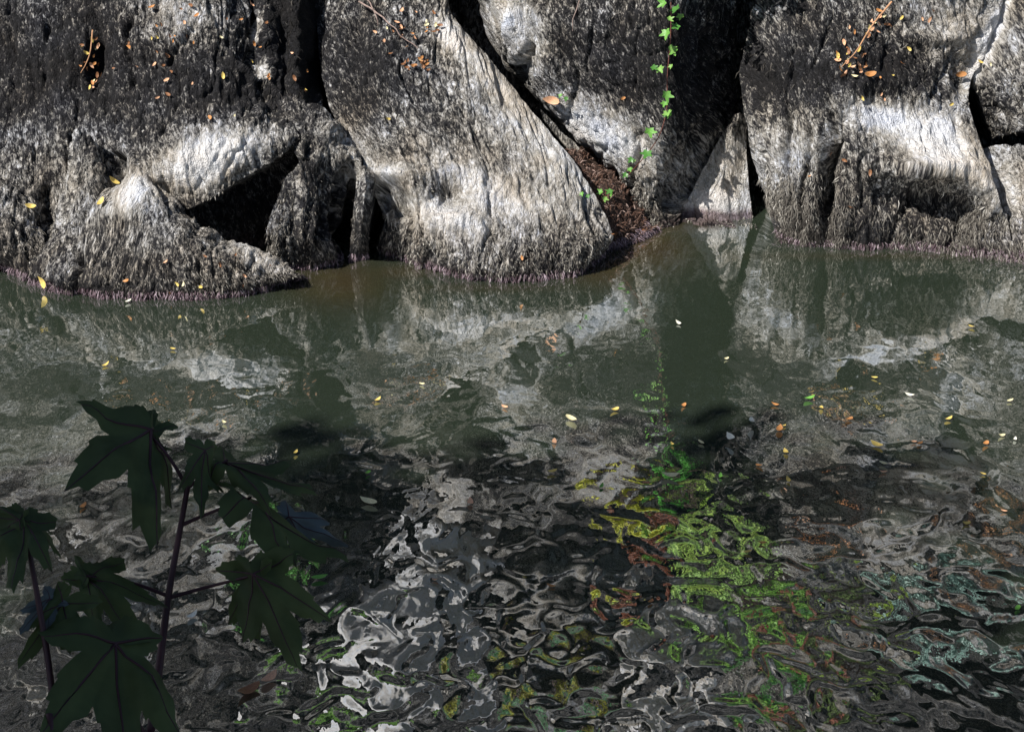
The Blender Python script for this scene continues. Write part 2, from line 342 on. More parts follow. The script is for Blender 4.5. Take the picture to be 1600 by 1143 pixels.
def add_strands(name, parent, pos, nn, dirs, tn, slen, mat, lift=.01, wid=.0055):
    n = len(pos)
    jit = rng.normal(0, .22, (n, 3)); dr = dirs + jit + np.array([0, 0, -.25]); dr -= nn * (dr * nn).sum(1, keepdims=True)
    dr /= np.linalg.norm(dr, axis=1, keepdims=True) + 1e-9
    sd = np.cross(dr, nn); sd /= np.linalg.norm(sd, axis=1, keepdims=True) + 1e-9
    Ln = (slen * rng.uniform(.4, 1.5, n))[:, None]; Wd = (wid * rng.uniform(.5, 1.5, n))[:, None]
    li = (lift * rng.uniform(.3, 1.6, n))[:, None]; sw = rng.normal(0, .18, (n, 1))
    p0 = pos - nn * .003
    p1 = pos + dr * Ln * .45 + nn * li + sd * Ln * sw * .5; p2 = pos + dr * Ln + nn * li * rng.uniform(-.3, 1.6, (n, 1)) + sd * Ln * sw * 1.6
    v = np.stack([p0 - sd * Wd * .6, p0 + sd * Wd * .6, p1 - sd * Wd, p1 + sd * Wd, p1 + nn * Wd * .8, p2], 1).reshape(-1, 3)
    b = (np.arange(n) * 6)[:, None]
    f = np.concatenate([b + np.array([[0, 2, 4]]), b + np.array([[0, 4, 1]]), b + np.array([[1, 4, 3]]), b + np.array([[2, 5, 4]]), b + np.array([[4, 5, 3]])])
    t = np.clip(tn + rng.normal(.02, .16, n), 0, 1)
    me = mesh(name, v, f, False, {'tone': np.repeat(t, 6)})
    o = link(name, me, mat, parent); tag(o, kind='stuff')
    return o

def wl(px, py): return (px, py, float(W(px, py)[1]))
def rw(xs, ys, Ys):
    if not hasattr(ys, '__len__'): ys = [ys] * len(xs)
    if not hasattr(Ys, '__len__'): Ys = [Ys] * len(xs)
    return list(zip(xs, ys, Ys))

rock('lichened_boulder', 'broad boulder at upper left, black above, chalk white over the dark hollow', [
    rw([-320, -130, 20, 140, 250, 330, 380, 425], -330, 11.5),
    rw([-320, -130, 20, 140, 250, 320, 370, 405], -110, [11.0, 11, 10.95, 10.9, 10.9, 10.9, 10.95, 11.1]),
    rw([-320, -130, 20, 140, 240, 310, 360, 398], 20, [10.7, 10.7, 10.7, 10.65, 10.6, 10.6, 10.68, 10.85]),
    rw([-320, -130, 20, 140, 235, 310, 370, 420], [120, 120, 120, 115, 110, 105, 105, 130], [10.4, 10.4, 10.4, 10.42, 10.35, 10.35, 10.4, 10.55]),
    rw([-320, -130, 20, 130, 220, 300, 380, 455], [210, 210, 210, 200, 190, 180, 175, 190], [10.15, 10.15, 10.15, 10.18, 10.1, 10.08, 10.1, 10.2]),
    rw([-320, -130, 20, 130, 205, 275, 360, 468], [300, 300, 300, 290, 262, 250, 232, 212], [9.95, 9.95, 9.95, 10.0, 9.92, 9.88, 9.9, 10.05]),
    rw([-320, -130, 20, 130, 225, 288, 350, 462], [400, 400, 400, 370, 330, 330, 298, 226], [9.8, 9.8, 9.8, 9.85, 9.88, 9.82, 9.86, 10.05]),
], ang=-8, tone=.55, seed=1, under=False, fringe=False, strands=5000, slen=.03)
rock('recessed_rock_wall', 'shade-darkened streaked rock wall inside the black hollow under the white patch', [
    rw([250, 320, 400, 500], [200, 195, 190, 190], [10.25, 10.25, 10.25, 10.25]),
    rw([250, 320, 400, 490], [280, 280, 280, 280], [10.25, 10.3, 10.35, 10.3]),
    rw([260, 330, 400, 470], [350, 350, 350, 350], [10.1, 10.2, 10.3, 10.25]),
    rw([270, 330, 400, 460], [410, 410, 410, 410], [9.95, 10.05, 10.1, 10.1]),
], ang=-22, tone=.5, seed=2, under=False, fringe=False, strands=1500, slen=.05, cat='rock')  # shadow of the hollow is also painted into this wall's tone
rock('low_mound_boulder', 'rounded low grey boulder at the lower left waterline, scooped below the hollow', [
    rw([40, 85, 130, 175, 205, 250, 298, 350, 405, 450], [395, 368, 345, 290, 240, 288, 340, 368, 386, 408], [9.75, 9.75, 9.78, 9.88, 9.98, 9.9, 9.78, 9.72, 9.66, 9.66]),
    rw([45, 88, 132, 178, 220, 262, 305, 355, 408, 455], [405, 385, 370, 330, 295, 320, 358, 382, 398, 418], [9.66, 9.64, 9.64, 9.7, 9.76, 9.74, 9.66, 9.6, 9.58, 9.6]),
    rw([45, 90, 140, 190, 235, 275, 315, 362, 412, 460], [420, 415, 408, 390, 370, 375, 392, 408, 420, 426], [9.6, 9.53, 9.5, 9.54, 9.56, 9.53, 9.5, 9.5, 9.52, 9.56]),
    rw([45, 92, 145, 198, 245, 285, 325, 370, 418, 468], [432, 440, 445, 440, 435, 436, 440, 442, 440, 432], [9.6, 9.47, 9.43, 9.43, 9.42, 9.42, 9.42, 9.44, 9.48, 9.55]),
    [wl(x, y) for x, y in [(45, 444), (92, 456), (145, 463), (200, 467), (250, 469), (290, 469), (330, 467), (375, 463), (420, 452), (478, 432)]],
], ang=8, tone=.56, seed=3, amp=.85, strands=4500, slen=.04)
rock('leaning_wedge_rock', 'pointed grey wedge standing left of the low mound', [
    rw([108, 122, 140, 178], [222, 203, 214, 250], [10.05, 10.0, 10.0, 10.05]),
    rw([100, 120, 145, 183], [280, 265, 262, 272], [9.95, 9.85, 9.86, 9.95]),
    rw([85, 112, 140, 170], [340, 325, 318, 310], [9.88, 9.76, 9.76, 9.9]),
    rw([70, 100, 130, 160], [410, 400, 395, 380], [9.75, 9.66, 9.64, 9.75]),
], ang=5, tone=.57, seed=4, under=False, fringe=False, strands=1500, slen=.04, cat='rock')
rock('shore_boulder', 'brownish grey boulder cut off by the left edge of the picture', [
    rw([-320, -150, -40, 20, 62], [230, 250, 262, 285, 330], [10.0, 9.98, 9.95, 9.9, 9.9]),
    rw([-320, -150, -40, 22, 68], [310, 320, 330, 340, 365], [9.8, 9.8, 9.76, 9.76, 9.82]),
    rw([-320, -150, -40, 25, 75], [370, 375, 385, 395, 410], [9.72, 9.7, 9.68, 9.66, 9.72]),
    [wl(x, y) for x, y in [(-320, 395), (-150, 405), (-40, 416), (25, 432), (85, 456)]],
], ang=6, tone=.54, seed=5, strands=2200, slen=.05, brown=.35)
rock('grooved_rock', 'black vertically grooved rock beside the top of the long diagonal slab', [
    rw([380, 410, 440, 470, 500], -330, 11.7),
    rw([380, 412, 440, 466, 500], -60, [11.1, 10.95, 11.05, 11.0, 11.3]),
    rw([385, 412, 440, 466, 495], 50, [10.8, 10.62, 10.75, 10.68, 11.0]),
    rw([395, 418, 442, 466, 498], 130, [10.6, 10.42, 10.5, 10.45, 10.8]),
    rw([405, 425, 450, 480, 512], [180, 178, 178, 182, 190], [10.4, 10.3, 10.3, 10.3, 10.4]),
], ang=2, tone=.40, seed=6, under=False, fringe=False, strands=1200, slen=.06, cat='rock')
rock('ribbed_pillar_rock', 'thin lit ridge and dark ribbed pillar between the hollow and the diagonal slab', [
    rw([432, 468, 512, 565], [150, 155, 172, 232], [10.4, 10.32, 10.32, 10.3]),
    rw([458, 478, 515, 566], [205, 208, 222, 254], [10.15, 10.07, 10.05, 10.08]),
    rw([456, 474, 512, 556], [238, 242, 268, 290], [10.0, 9.9, 9.96, 10.1]),
    rw([436, 462, 508, 552], [300, 306, 325, 335], [9.9, 9.82, 9.9, 10.05]),
    rw([416, 446, 500, 548], [360, 370, 378, 380], [9.75, 9.7, 9.76, 9.95]),
    [wl(x, y) for x, y in [(420, 425), (448, 424), (495, 420), (545, 410)]],
], ang=4, tone=.50, seed=7, strands=3500, slen=.05, cat='rock')
rock('narrow_rib_rock', 'narrow upright grey rib wedged between two dark slots', [
    rw([556, 569, 586], [262, 258, 262], [10.15, 10.05, 10.12]),
    rw([556, 570, 584], [290, 285, 290], [10.0, 9.86, 9.98]),
    rw([550, 566, 578], [345, 345, 345], [9.95, 9.78, 9.95]),
    [wl(x, y) for x, y in [(545, 408), (560, 406), (574, 404)]],
], ang=3, tone=.40, seed=8, amp=.35, strands=700, slen=.05, cat='rock')
rock('long_diagonal_slab', 'long pale slab sloping from the top down right into the water, rough bulging foot', [
    rw([470, 510, 545, 580, 612, 640, 665], -330, [12.1, 11.95, 11.9, 11.9, 11.95, 12.0, 12.2]),
    rw([485, 530, 570, 605, 640, 668, 692], -100, [11.45, 11.25, 11.2, 11.2, 11.22, 11.25, 11.4]),
    rw([492, 542, 588, 626, 656, 682, 704], 20, [11.05, 10.88, 10.84, 10.84, 10.86, 10.88, 11.0]),
    rw([500, 556, 608, 656, 702, 740, 775], [105, 108, 110, 110, 108, 106, 104], [10.72, 10.56, 10.53, 10.54, 10.58, 10.6, 10.7]),
    rw([518, 576, 638, 700, 757, 806, 844], [175, 185, 190, 190, 190, 188, 186], [10.48, 10.32, 10.28, 10.3, 10.33, 10.36, 10.46]),
    rw([566, 625, 688, 747, 810, 864, 905], [248, 258, 265, 268, 268, 265, 262], [10.2, 10.06, 10.05, 10.08, 10.1, 10.13, 10.24]),
    rw([578, 645, 708, 770, 836, 894, 943], [308, 316, 322, 325, 328, 328, 326], [10.04, 9.92, 9.9, 9.9, 9.93, 9.97, 10.1]),
    rw([580, 655, 722, 788, 852, 912, 958], [365, 375, 385, 388, 388, 382, 370], [9.9, 9.76, 9.72, 9.7, 9.71, 9.76, 9.92]),
    [wl(x, y) for x, y in [(582, 402), (655, 416), (722, 431), (790, 439), (850, 440), (900, 430), (942, 404)]],
], ang=16, tone=.60, seed=9, wx=False, strands=7000, slen=.04)
rock('leaning_middle_slab', 'steep leaning slab right of the crack, pale front and side darkened as shade, ivy trailing down it', [
    rw([690, 780, 870, 950, 1040, 1100, 1160], -330, [11.6, 11.3, 11.2, 11.15, 11.1, 11.3, 11.7]),
    rw([735, 800, 880, 960, 1042, 1098, 1155], -80, [11.05, 10.85, 10.78, 10.74, 10.7, 10.95, 11.35]),
    rw([756, 796, 885, 960, 1045, 1098, 1152], [48, 44, 40, 40, 40, 44, 50], [11.2, 10.66, 10.6, 10.56, 10.5, 10.78, 11.2]),
    rw([804, 834, 896, 970, 1044, 1098, 1150], [118, 122, 125, 126, 126, 126, 128], [11.1, 10.62, 10.56, 10.5, 10.45, 10.75, 11.15]),
    rw([864, 890, 940, 990, 1040, 1092, 1146], [180, 190, 198, 204, 205, 200, 188], [11.05, 10.6, 10.55, 10.5, 10.45, 10.72, 11.05]),
    rw([930, 948, 976, 1002, 1030, 1068, 1108], [240, 250, 257, 262, 264, 262, 250], [10.95, 10.58, 10.53, 10.5, 10.47, 10.68, 10.95]),
    rw([978, 988, 1000, 1012, 1026, 1050, 1080], [292, 300, 306, 312, 314, 312, 298], [10.66, 10.58, 10.54, 10.5, 10.5, 10.65, 10.85]),
    [wl(x, y) for x, y in [(1010, 346), (1016, 350), (1022, 352), (1028, 353), (1036, 354), (1048, 353), (1060, 350)]],
], ang=-14, tone=.55, seed=10, wx=False, strands=3500, slen=.035, fringe=False)
rock('small_back_slab', 'small pale slab set back in the gap, dark wet band at its foot', [
    rw([1146, 1156, 1166], [178, 176, 182], [10.86, 10.80, 10.86]),
    rw([1108, 1136, 1168], [245, 245, 250], [10.80, 10.72, 10.78]),
    rw([1082, 1125, 1172], [300, 300, 305], [10.72, 10.64, 10.70]),
    rw([1060, 1118, 1178], [336, 338, 345], [10.68, 10.6, 10.64]),
    [wl(x, y) for x, y in [(1050, 350), (1115, 354), (1184, 357)]],
], ang=-6, tone=.66, seed=11, fringe=False, strands=500, slen=.03, amp=.45, cat='rock')
rock('right_bank_boulder', 'huge steep boulder at right with a white sunlit ledge across its middle', [
    rw([1200, 1255, 1310, 1375, 1445, 1510, 1565, 1620], -330, [11.5, 11.2, 11.1, 11.1, 11.1, 11.1, 11.2, 11.4]),
    rw([1192, 1242, 1300, 1368, 1438, 1500, 1550, 1590], -70, [11.1, 10.82, 10.74, 10.72, 10.74, 10.76, 10.8, 10.95]),
    rw([1166, 1216, 1280, 1350, 1420, 1480, 1525, 1556], [55, 40, 40, 40, 40, 40, 40, 35], [10.85, 10.6, 10.54, 10.52, 10.54, 10.58, 10.62, 10.75]),
    rw([1155, 1206, 1265, 1330, 1392, 1442, 1486, 1520], [115, 112, 110, 110, 112, 112, 112, 110], [10.7, 10.46, 10.4, 10.38, 10.42, 10.46, 10.52, 10.65]),
    rw([1162, 1212, 1266, 1320, 1380, 1430, 1476, 1514], [172, 172, 174, 168, 168, 170, 172, 166], [10.6, 10.38, 10.31, 10.25, 10.32, 10.38, 10.44, 10.52]),
    rw([1174, 1218, 1266, 1316, 1370, 1430, 1496, 1556], [228, 235, 238, 222, 244, 262, 276, 292], [10.52, 10.3, 10.24, 10.17, 10.12, 10.08, 10.08, 10.1]),
    rw([1190, 1228, 1270, 1312, 1370, 1430, 1500, 1572], [290, 300, 304, 292, 300, 308, 318, 332], [10.5, 10.26, 10.2, 10.17, 10.24, 10.27, 10.25, 10.16]),
    rw([1206, 1242, 1282, 1322, 1376, 1432, 1502, 1580], [342, 345, 350, 346, 350, 354, 362, 372], [10.42, 10.22, 10.17, 10.14, 10.16, 10.17, 10.13, 10.05]),
    [wl(x, y) for x, y in [(1222, 378), (1255, 383), (1290, 386), (1330, 388), (1385, 389), (1440, 391), (1510, 398), (1600, 411)]],
], ang=-17, tone=.54, seed=12, strands=15000, slen=.055)
rock('upper_right_boulder', 'speckled black and white boulder at the top right corner above a black cleft', [
    rw([1580, 1660, 1760, 1900], -330, [11.6, 11.2, 11.1, 11.1]),
    rw([1574, 1645, 1750, 1900], -40, [10.95, 10.66, 10.6, 10.6]),
    rw([1545, 1610, 1720, 1900], [60, 60, 60, 60], [10.75, 10.5, 10.42, 10.42]),
    rw([1526, 1590, 1700, 1900], [130, 135, 140, 140], [10.66, 10.4, 10.32, 10.32]),
    rw([1548, 1600, 1700, 1900], [215, 205, 215, 220], [10.75, 10.36, 10.25, 10.25]),
], ang=-14, tone=.52, seed=13, under=False, fringe=False, strands=2500, slen=.045)
rock('right_foot_rock', 'grey brown rock at the right edge below the black cleft', [
    rw([1520, 1575, 1660, 1900], [235, 225, 232, 240], [10.62, 10.42, 10.35, 10.3]),
    rw([1556, 1600, 1670, 1900], [290, 285, 290, 300], [10.35, 10.2, 10.14, 10.1]),
    rw([1578, 1620, 1690, 1900], [345, 348, 350, 360], [10.18, 10.06, 10.02, 9.95]),
    [wl(x, y) for x, y in [(1585, 408), (1630, 414), (1700, 419), (1900, 430)]],
], ang=-4, tone=.56, seed=14, strands=2500, slen=.05, cat='rock')

# ------------------------------------------------------------------ the far bank behind and above
def bank():
    nx, nz = 260, 260
    x = np.linspace(-14, 14, nx); t = np.linspace(0, 1, nz)
    z = -1.0 + t * 17; Y = 11.05 + np.clip(z, -1, 20) * .62
    Xg, Zg = np.meshgrid(x, z); Yg = np.tile(Y[:, None], (1, nx))
    p = np.c_[Xg.ravel(), Yg.ravel(), Zg.ravel()]
    n = fbm(p * 1.1, 5, 60) - .5; n2 = fbm(p * 4, 4, 61) - .5
    p[:, 1] += n * 1.1 + n2 * .3
    idx = np.arange(nx * nz).reshape(nz, nx)
    q = np.stack([idx[:-1, :-1], idx[:-1, 1:], idx[1:, 1:], idx[1:, :-1]], -1).reshape(-1, 4)
    tone = .34 + (fbm(p * 1.3 + 7, 4, 62) - .5) * .7
    me = mesh('river_bank', p, q, True, {'tone': tone, 'wet': tone * 0, 'brown': np.full(len(p), .0)}, np.c_[p[:, 0], p[:, 2]])
    tag(link('river_bank', me, MAT_ROCK), kind='structure')
    # wooded hill behind
    x = np.linspace(-60, 60, 80); y = np.linspace(0, 60, 50); Xg, Yg = np.meshgrid(x, y)
    p = np.c_[Xg.ravel(), 20.0 + Yg.ravel(), 14.0 + Yg.ravel() * .5]; p[:, 2] += (fbm(p * .15, 4, 63) - .5) * 5
    idx = np.arange(len(p)).reshape(50, 80)
    q = np.stack([idx[:-1, :-1], idx[:-1, 1:], idx[1:, 1:], idx[1:, :-1]], -1).reshape(-1, 4)
    tag(link('hill', mesh('hill', p, q), MAT_SOIL), kind='structure')
    # river bed and near bank as one sheet to the horizon
    x = np.linspace(-60, 60, 121); y = np.linspace(-60, 12, 145); Xg, Yg = np.meshgrid(x, y)
    zz = np.interp(Yg, [-60, -3, 1.0, 1.8, 4.6, 12], [6, 2.6, 2.3, 1.5, -.5, -1.2])
    p = np.c_[Xg.ravel(), Yg.ravel(), zz.ravel()]; p[:, 2] += (fbm(p * 1.5, 4, 64) - .5) * .3
    idx = np.arange(len(p)).reshape(145, 121)
    q = np.stack([idx[:-1, :-1], idx[:-1, 1:], idx[1:, 1:], idx[1:, :-1]], -1).reshape(-1, 4)
    tag(link('ground', mesh('ground', p, q), MAT_SOIL), kind='structure')
bank()

# ------------------------------------------------------------------ water
def water():
    k = N('river_water'); tc = k.n('TexCoord')
    sep = k.n('SeparateXYZ', {0: tc.outputs['Object']}); yy = sep.outputs[1]
    # ripples die away under the rocks
    calm = k.n('MapRange', {0: yy, 1: 5.2, 2: 9.8, 3: 1.0, 4: .17}).outputs[0]; calm = k.math('POWER', calm, 1.25)
    mA = k.n('Mapping', {0: tc.outputs['Object'], 3: (1.0, .72, 1)})
    nA = k.n('TexNoise', {'Vector': mA, 'Scale': 2.6, 'Detail': 1.0, 'Roughness': .35, 'Distortion': .5})
    nB = k.n('TexNoise', {'Vector': mA, 'Scale': 8.0, 'Detail': .6, 'Roughness': .4, 'Distortion': .7})
    mC = k.n('Mapping', {0: tc.outputs['Object'], 3: (1, .55, 1)})
    nC = k.n('TexNoise', {'Vector': mC, 'Scale': 26, 'Detail': 2.0, 'Roughness': .5})
    h = k.math('ADD', k.math('MULTIPLY', nA.outputs[0], .026), k.math('MULTIPLY', nB.outputs[0], .0098))
    h = k.math('MULTIPLY', h, calm)
    h = k.math('ADD', h, k.math('MULTIPLY', nC.outputs[0], .0005))
    bp = k.n('Bump', {'Height': h, 'Distance': 1.0, 'Strength': 1.0})
    silt = k.attr('silt')
    nS = k.n('TexNoise', {'Vector': tc.outputs['Object'], 'Scale': 5, 'Detail': 5})
    body = k.mix(silt, rgb(.030, .042, .028), k.mix(nS.outputs[0], rgb(.065, .055, .018), rgb(.050, .036, .026)))
    dif = k.n('BsdfDiffuse', {'Color': body})
    glo = k.n('BsdfGlossy', {'Color': rgb(.96, .98, 1), 'Roughness': .012, 'Normal': bp})
    fr = k.n('Fresnel', {'IOR': 6.5, 'Normal': bp})
    mx = k.n('MixShader', {0: fr, 1: dif, 2: glo}); k.put(k.out.inputs[0], mx)
    x = np.concatenate([np.linspace(-60, -6, 20)[:-1], np.linspace(-6, 6, 241), np.linspace(6, 60, 20)[1:]]); y = np.linspace(1.0, 12.2, 225)
    Xg, Yg = np.meshgrid(x, y); p = np.c_[Xg.ravel(), Yg.ravel(), 0 * Xg.ravel()]
    px, py, _ = proj(p); s = np.zeros(len(p))
    for (bx, by, rx, ry, m) in [(530, 440, 80, 40, .9), (620, 425, 60, 14, .7), (1010, 385, 70, 40, 1.0), (940, 425, 60, 26, .8), (1040, 350, 60, 26, .8), (750, 450, 170, 8, .4), (1400, 400, 260, 6, .4)]:
        s = np.maximum(s, m * np.exp(-(((px - bx) / rx) ** 2 + ((py - by) / ry) ** 2)))
    idx = np.arange(len(p)).reshape(len(y), len(x))
    q = np.stack([idx[:-1, :-1], idx[:-1, 1:], idx[1:, 1:], idx[1:, :-1]], -1).reshape(-1, 4)
    tag(link('water', mesh('water', p, q, True, {'silt': s}), k.m), kind='structure')
water()

# ------------------------------------------------------------------ soil ramp between the two slabs, litter at the water
def litter():
    pts = [rw([880, 900, 925], [245, 235, 242], [10.6, 10.7, 10.8]), rw([915, 945, 985], [285, 280, 292], [10.45, 10.55, 10.7]),
           rw([940, 972, 1006], [328, 328, 338], [10.18, 10.32, 10.55]), rw([945, 980, 1016], [374, 368, 360], [10.1, 10.22, 10.4])]
    g = np.array(pts, float); v = P(g[..., 0], g[..., 1], g[..., 2])
    wlp = W(np.array([922., 975, 1030]), np.array([408., 386, 364]), -.02); wl2 = wlp + np.array([0, -.2, -.15])
    v = np.concatenate([v, wlp[None], wl2[None]]); A, B = cr_matrix(6, 110), cr_matrix(3, 60)
    V = np.einsum('ij,jkc,lk->ilc', A, v, B); X = V.reshape(-1, 3)
    X[:, 2] += (fbm(X * 9, 4, 31) - .5) * .10; X[:, 1] += (fbm(X * 22, 3, 32) - .5) * .06
    idx = np.arange(len(X)).reshape(110, 60)
    q = np.stack([idx[:-1, :-1], idx[1:, :-1], idx[1:, 1:], idx[:-1, 1:]], -1).reshape(-1, 4)
    o = link('soil', mesh('soil', X, q), MAT_DEBRIS); tag(o, kind='structure')
    n = np.tile([-.2, -.6, .75], (len(X), 1)); px, py, _ = proj(X)
    ALLV.append((px, py, np.linalg.norm(X - [0, 0, H], axis=1), X, n / np.linalg.norm(n[0])))
    nw = np.where((X[:, 2] > -.01) & (X[:, 2] < .06))[0]; cw = rng.choice(nw, 900); add_strands('root_fringe', o, X[cw], n[cw] / np.linalg.norm(n[0]), rng.normal(0, .6, (900, 3)) + [0, -1, -.5], rng.uniform(.2, .95, 900), .04, MAT_ROOT, lift=.012, wid=.0025)
    c = rng.choice(len(X), 1800); nn = n[c] / np.linalg.norm(n[0])
    s = add_strands('litter', None, X[c], nn, rng.normal(0, 1, (len(c), 3)), rng.uniform(.1, .75, len(c)), .03, strand_material('litter_bits', [(0, (.02, .012, .01)), (.5, (.13, .075, .055)), (1, (.36, .27, .24))]), lift=.012, wid=.0035)
    tag(s, 'brown leaf and twig litter on the soil in the crack', 'litter')
litter()

# ------------------------------------------------------------------ leaves
def leaf_outline(lobes, n=72, serr=.05, freq=26, base=.34, back=.12):
    th = np.linspace(-np.pi, np.pi, n, endpoint=False); r = np.full(n, base)
    for (a, L, wd) in lobes:
        d = np.abs(th - R(a)); r = np.maximum(r, L * np.clip(1 - (d / R(wd)), 0, 1) ** .75 + base * np.clip(1 - d, 0, 1) * .3)
    bk = np.clip((np.abs(th) - R(140)) / R(40), 0, 1); r = r * (1 - bk) + back * bk
    saw = (th * freq / (2 * np.pi)) % 1.0
    return th, r * (1 + serr * (saw - .5) * 2)
MAPLE = [(0, 1.0, 47), (-54, .90, 42), (50, .93, 42), (-106, .68, 36), (102, .62, 36)]
def big_leaf(name, base, tip, sl, sr, parent, mat, droop=.25, fold=.12, seed=0, lobes=MAPLE, serr=.07):
    th, r = leaf_outline(lobes, 120, serr, 34)
    rings = np.array([0, .15, .3, .45, .6, .75, .88, 1.0])
    u = (rings[:, None] * r[None]) * np.sin(th)[None]; v = (rings[:, None] * r[None]) * np.cos(th)[None]
    base, tip = np.array(base), np.array(tip); ax = tip - base; L = np.linalg.norm(ax)
    sl, sr = np.array(sl), np.array(sr); nrm = np.cross(sr - sl, ax); nrm /= np.linalg.norm(nrm) + 1e-9
    side = np.where(u[..., None] < 0, -u[..., None] * sl, u[..., None] * sr)
    rad = np.sqrt(u ** 2 + v ** 2)
    vein = np.min([np.abs(np.arctan2(np.sin(th - R(a)), np.cos(th - R(a)))) for a, _, _ in lobes], axis=0)
    q = base + ax * v[..., None] + side
    q = q + nrm * (L * (fold * (vein[None] * rad) * .8 + (vnoise(np.c_[(u * 3).ravel(), (v * 3).ravel(), np.full(u.size, seed * 3.1)], seed) - .5).reshape(u.shape) * .26))[..., None]
    q[..., 2] -= droop * L * rad ** 2.2
    X = q.reshape(-1, 3); n = len(th); k = len(rings); f = []
    for i in range(k - 1):
        for j in range(n): f.append((i * n + j, i * n + (j + 1) % n, (i + 1) * n + (j + 1) % n, (i + 1) * n + j))
    me = mesh(name, X, np.array(f), True); o = link(name, me, mat, parent)
    # raised main veins as one sub-part
    vv, ff, b = [], [], 0
    for a, Lb, _ in lobes:
        j = int(round((R(a) + np.pi) / (2 * np.pi) * n)) % n; line = q[:, j].copy()
        a_, b_ = tube(line, np.linspace(.0022, .0006, k) * (L / .16), 4); vv.append(a_); ff.append(b_ + b); b += len(a_)
    link('leaf_vein', mesh('leaf_vein', np.concatenate(vv), np.concatenate(ff)), MAT_PETIOLE, o)
    return o
MAT_FG = plain('shaded_leaf', (.075, .105, .042), .6, .35, 18, .25, .38)
MAT_FGB = plain('leaf_underside', (.10, .125, .13), .6, .25, 25, .3, .15)
MAT_PETIOLE = plain('red_petiole', (.055, .022, .030), .5, .3, 30)
def small_leaf_mesh(name, mat, lobed=False, curl=.3, seed=0):
    if lobed: th, r = leaf_outline([(0, 1, 38), (-62, .82, 36), (62, .82, 36), (-120, .5, 30), (120, .5, 30)], 30, .0, 1, .52, .25)
    else:
        th = np.linspace(-np.pi, np.pi, 16, endpoint=False); r = 1 / np.sqrt((np.cos(th) / 1.0) ** 2 + (np.sin(th) / .5) ** 2); r[0] *= 1.0; r[8] *= 1.2
    ks = [0, .5, 1.0]; x = np.outer(ks, r * np.sin(th)); y = np.outer(ks, r * np.cos(th))
    rr = random.Random(seed); c1, c2, tw = curl * rr.uniform(.5, 1.3), curl * rr.uniform(-.6, 1), rr.uniform(-.4, .4)
    z = c1 * x ** 2 * 1.6 + c2 * y ** 2 + tw * x * y + .02
    n = len(th); v = np.c_[x.ravel(), y.ravel(), z.ravel()] * .5; f = []
    for i in range(2):
        for j in range(n): f.append((i * n + j, i * n + (j + 1) % n, (i + 1) * n + (j + 1) % n, (i + 1) * n + j))
    me = mesh(name, v, np.array(f), True); me.materials.append(mat); return me
LC = {'cream': (.72, .66, .40), 'yellow': (.66, .50, .14), 'orange': (.50, .23, .08), 'peach': (.70, .40, .24), 'brown': (.24, .11, .05), 'green': (.14, .36, .06), 'white': (.85, .80, .68)}
LM = {k: plain('fallen_leaf_' + k, c, .5, .25, 20, .4, .15) for k, c in LC.items()}
LMESH = {(k, i): small_leaf_mesh('leaf', LM[k], False, .5, i) for k in LC for i in range(3)}
def put(name, me, loc, nrm, size, spin, parent=None):
    o = bpy.data.objects.new(name, me); COL.objects.link(o)
    q = Vector(nrm).to_track_quat('Z', 'Y'); o.rotation_mode = 'QUATERNION'
    from mathutils import Quaternion
    o.rotation_quaternion = q @ Quaternion((0, 0, 1), spin); o.location = loc; o.scale = (size, size, size)
    if parent is not None:
        o.parent = parent; o.location = Vector(loc) - parent.location
    return o
APX = np.concatenate([a[0] for a in ALLV]); APY = np.concatenate([a[1] for a in ALLV]); AD = np.concatenate([a[2] for a in ALLV])
AX = np.concatenate([a[3] for a in ALLV]); AN = np.concatenate([a[4] for a in ALLV])
def surf(px, py):
    m = np.where((np.abs(APX - px) < 5) & (np.abs(APY - py) < 5) & (AX[:, 2] > -.01))[0]
    if not len(m): return None
    i = m[np.argmin(AD[m] + 0.01 * np.hypot(APX[m] - px, APY[m] - py))]
    return AX[i], AN[i]

# floating leaves: px, py, colour, length in px, label or None
FLOAT = [
 (892, 655, 'cream', 24, 'cream leaf with a curled brown tip floating near the middle of the pool'),
 (1142, 690, 'white', 20, 'upright white folded leaf floating left of the small orange leaves'),
 (1173, 664, 'white', 17, 'pale leaf with a peach tip floating above the white folded leaf'),
 (1218, 671, 'orange', 19, 'flat orange leaf floating right of the two pale leaves'),
 (1371, 695, 'yellow', 19, 'bright yellow leaf floating at the right of the pool'),
 (1046, 744, 'cream', 24, 'narrow pale yellow leaf floating just above the green reflection'),
 (1380, 724, 'cream', 14, 'cream leaf floating just below the bright yellow one'),
 (1422, 617, 'white', 14, 'small white leaf floating at the right in the open water'),
 (1264, 623, 'green', 17, 'green leaf floating on the grey reflection at right'),
 (577, 785, 'cream', 26, 'long thin pale leaf floating at the edge of the shade'),
 (390, 1078, 'brown', 30, 'brown leaf floating low behind the shaded sapling'),
 (420, 1062, 'peach', 24, 'pinkish leaf floating beside the brown one behind the sapling'),
 (498, 903, 'green', 20, 'dull green leaf floating in the shade right of the sapling'),
 (300, 962, 'white', 17, 'small bluish white leaf floating behind the sapling stem'),
 (462, 707, 'yellow', 10, 'tiny orange yellow leaf floating right of the top sapling leaves'),
 (575, 738, 'green', 10, 'tiny lime leaf floating above the long thin pale leaf'),
 (735, 785, 'peach', 16, 'pinkish leaf floating in the centre left of the yellow reflection'),
 (862, 737, 'yellow', 14, 'narrow yellow leaf floating below the cream leaf in the middle'),
 (200, 471, 'white', 13, 'white leaf floating against the foot of the low mound'),
 (1518, 510, 'yellow', 11, 'yellow leaf floating near the right bank'),
]
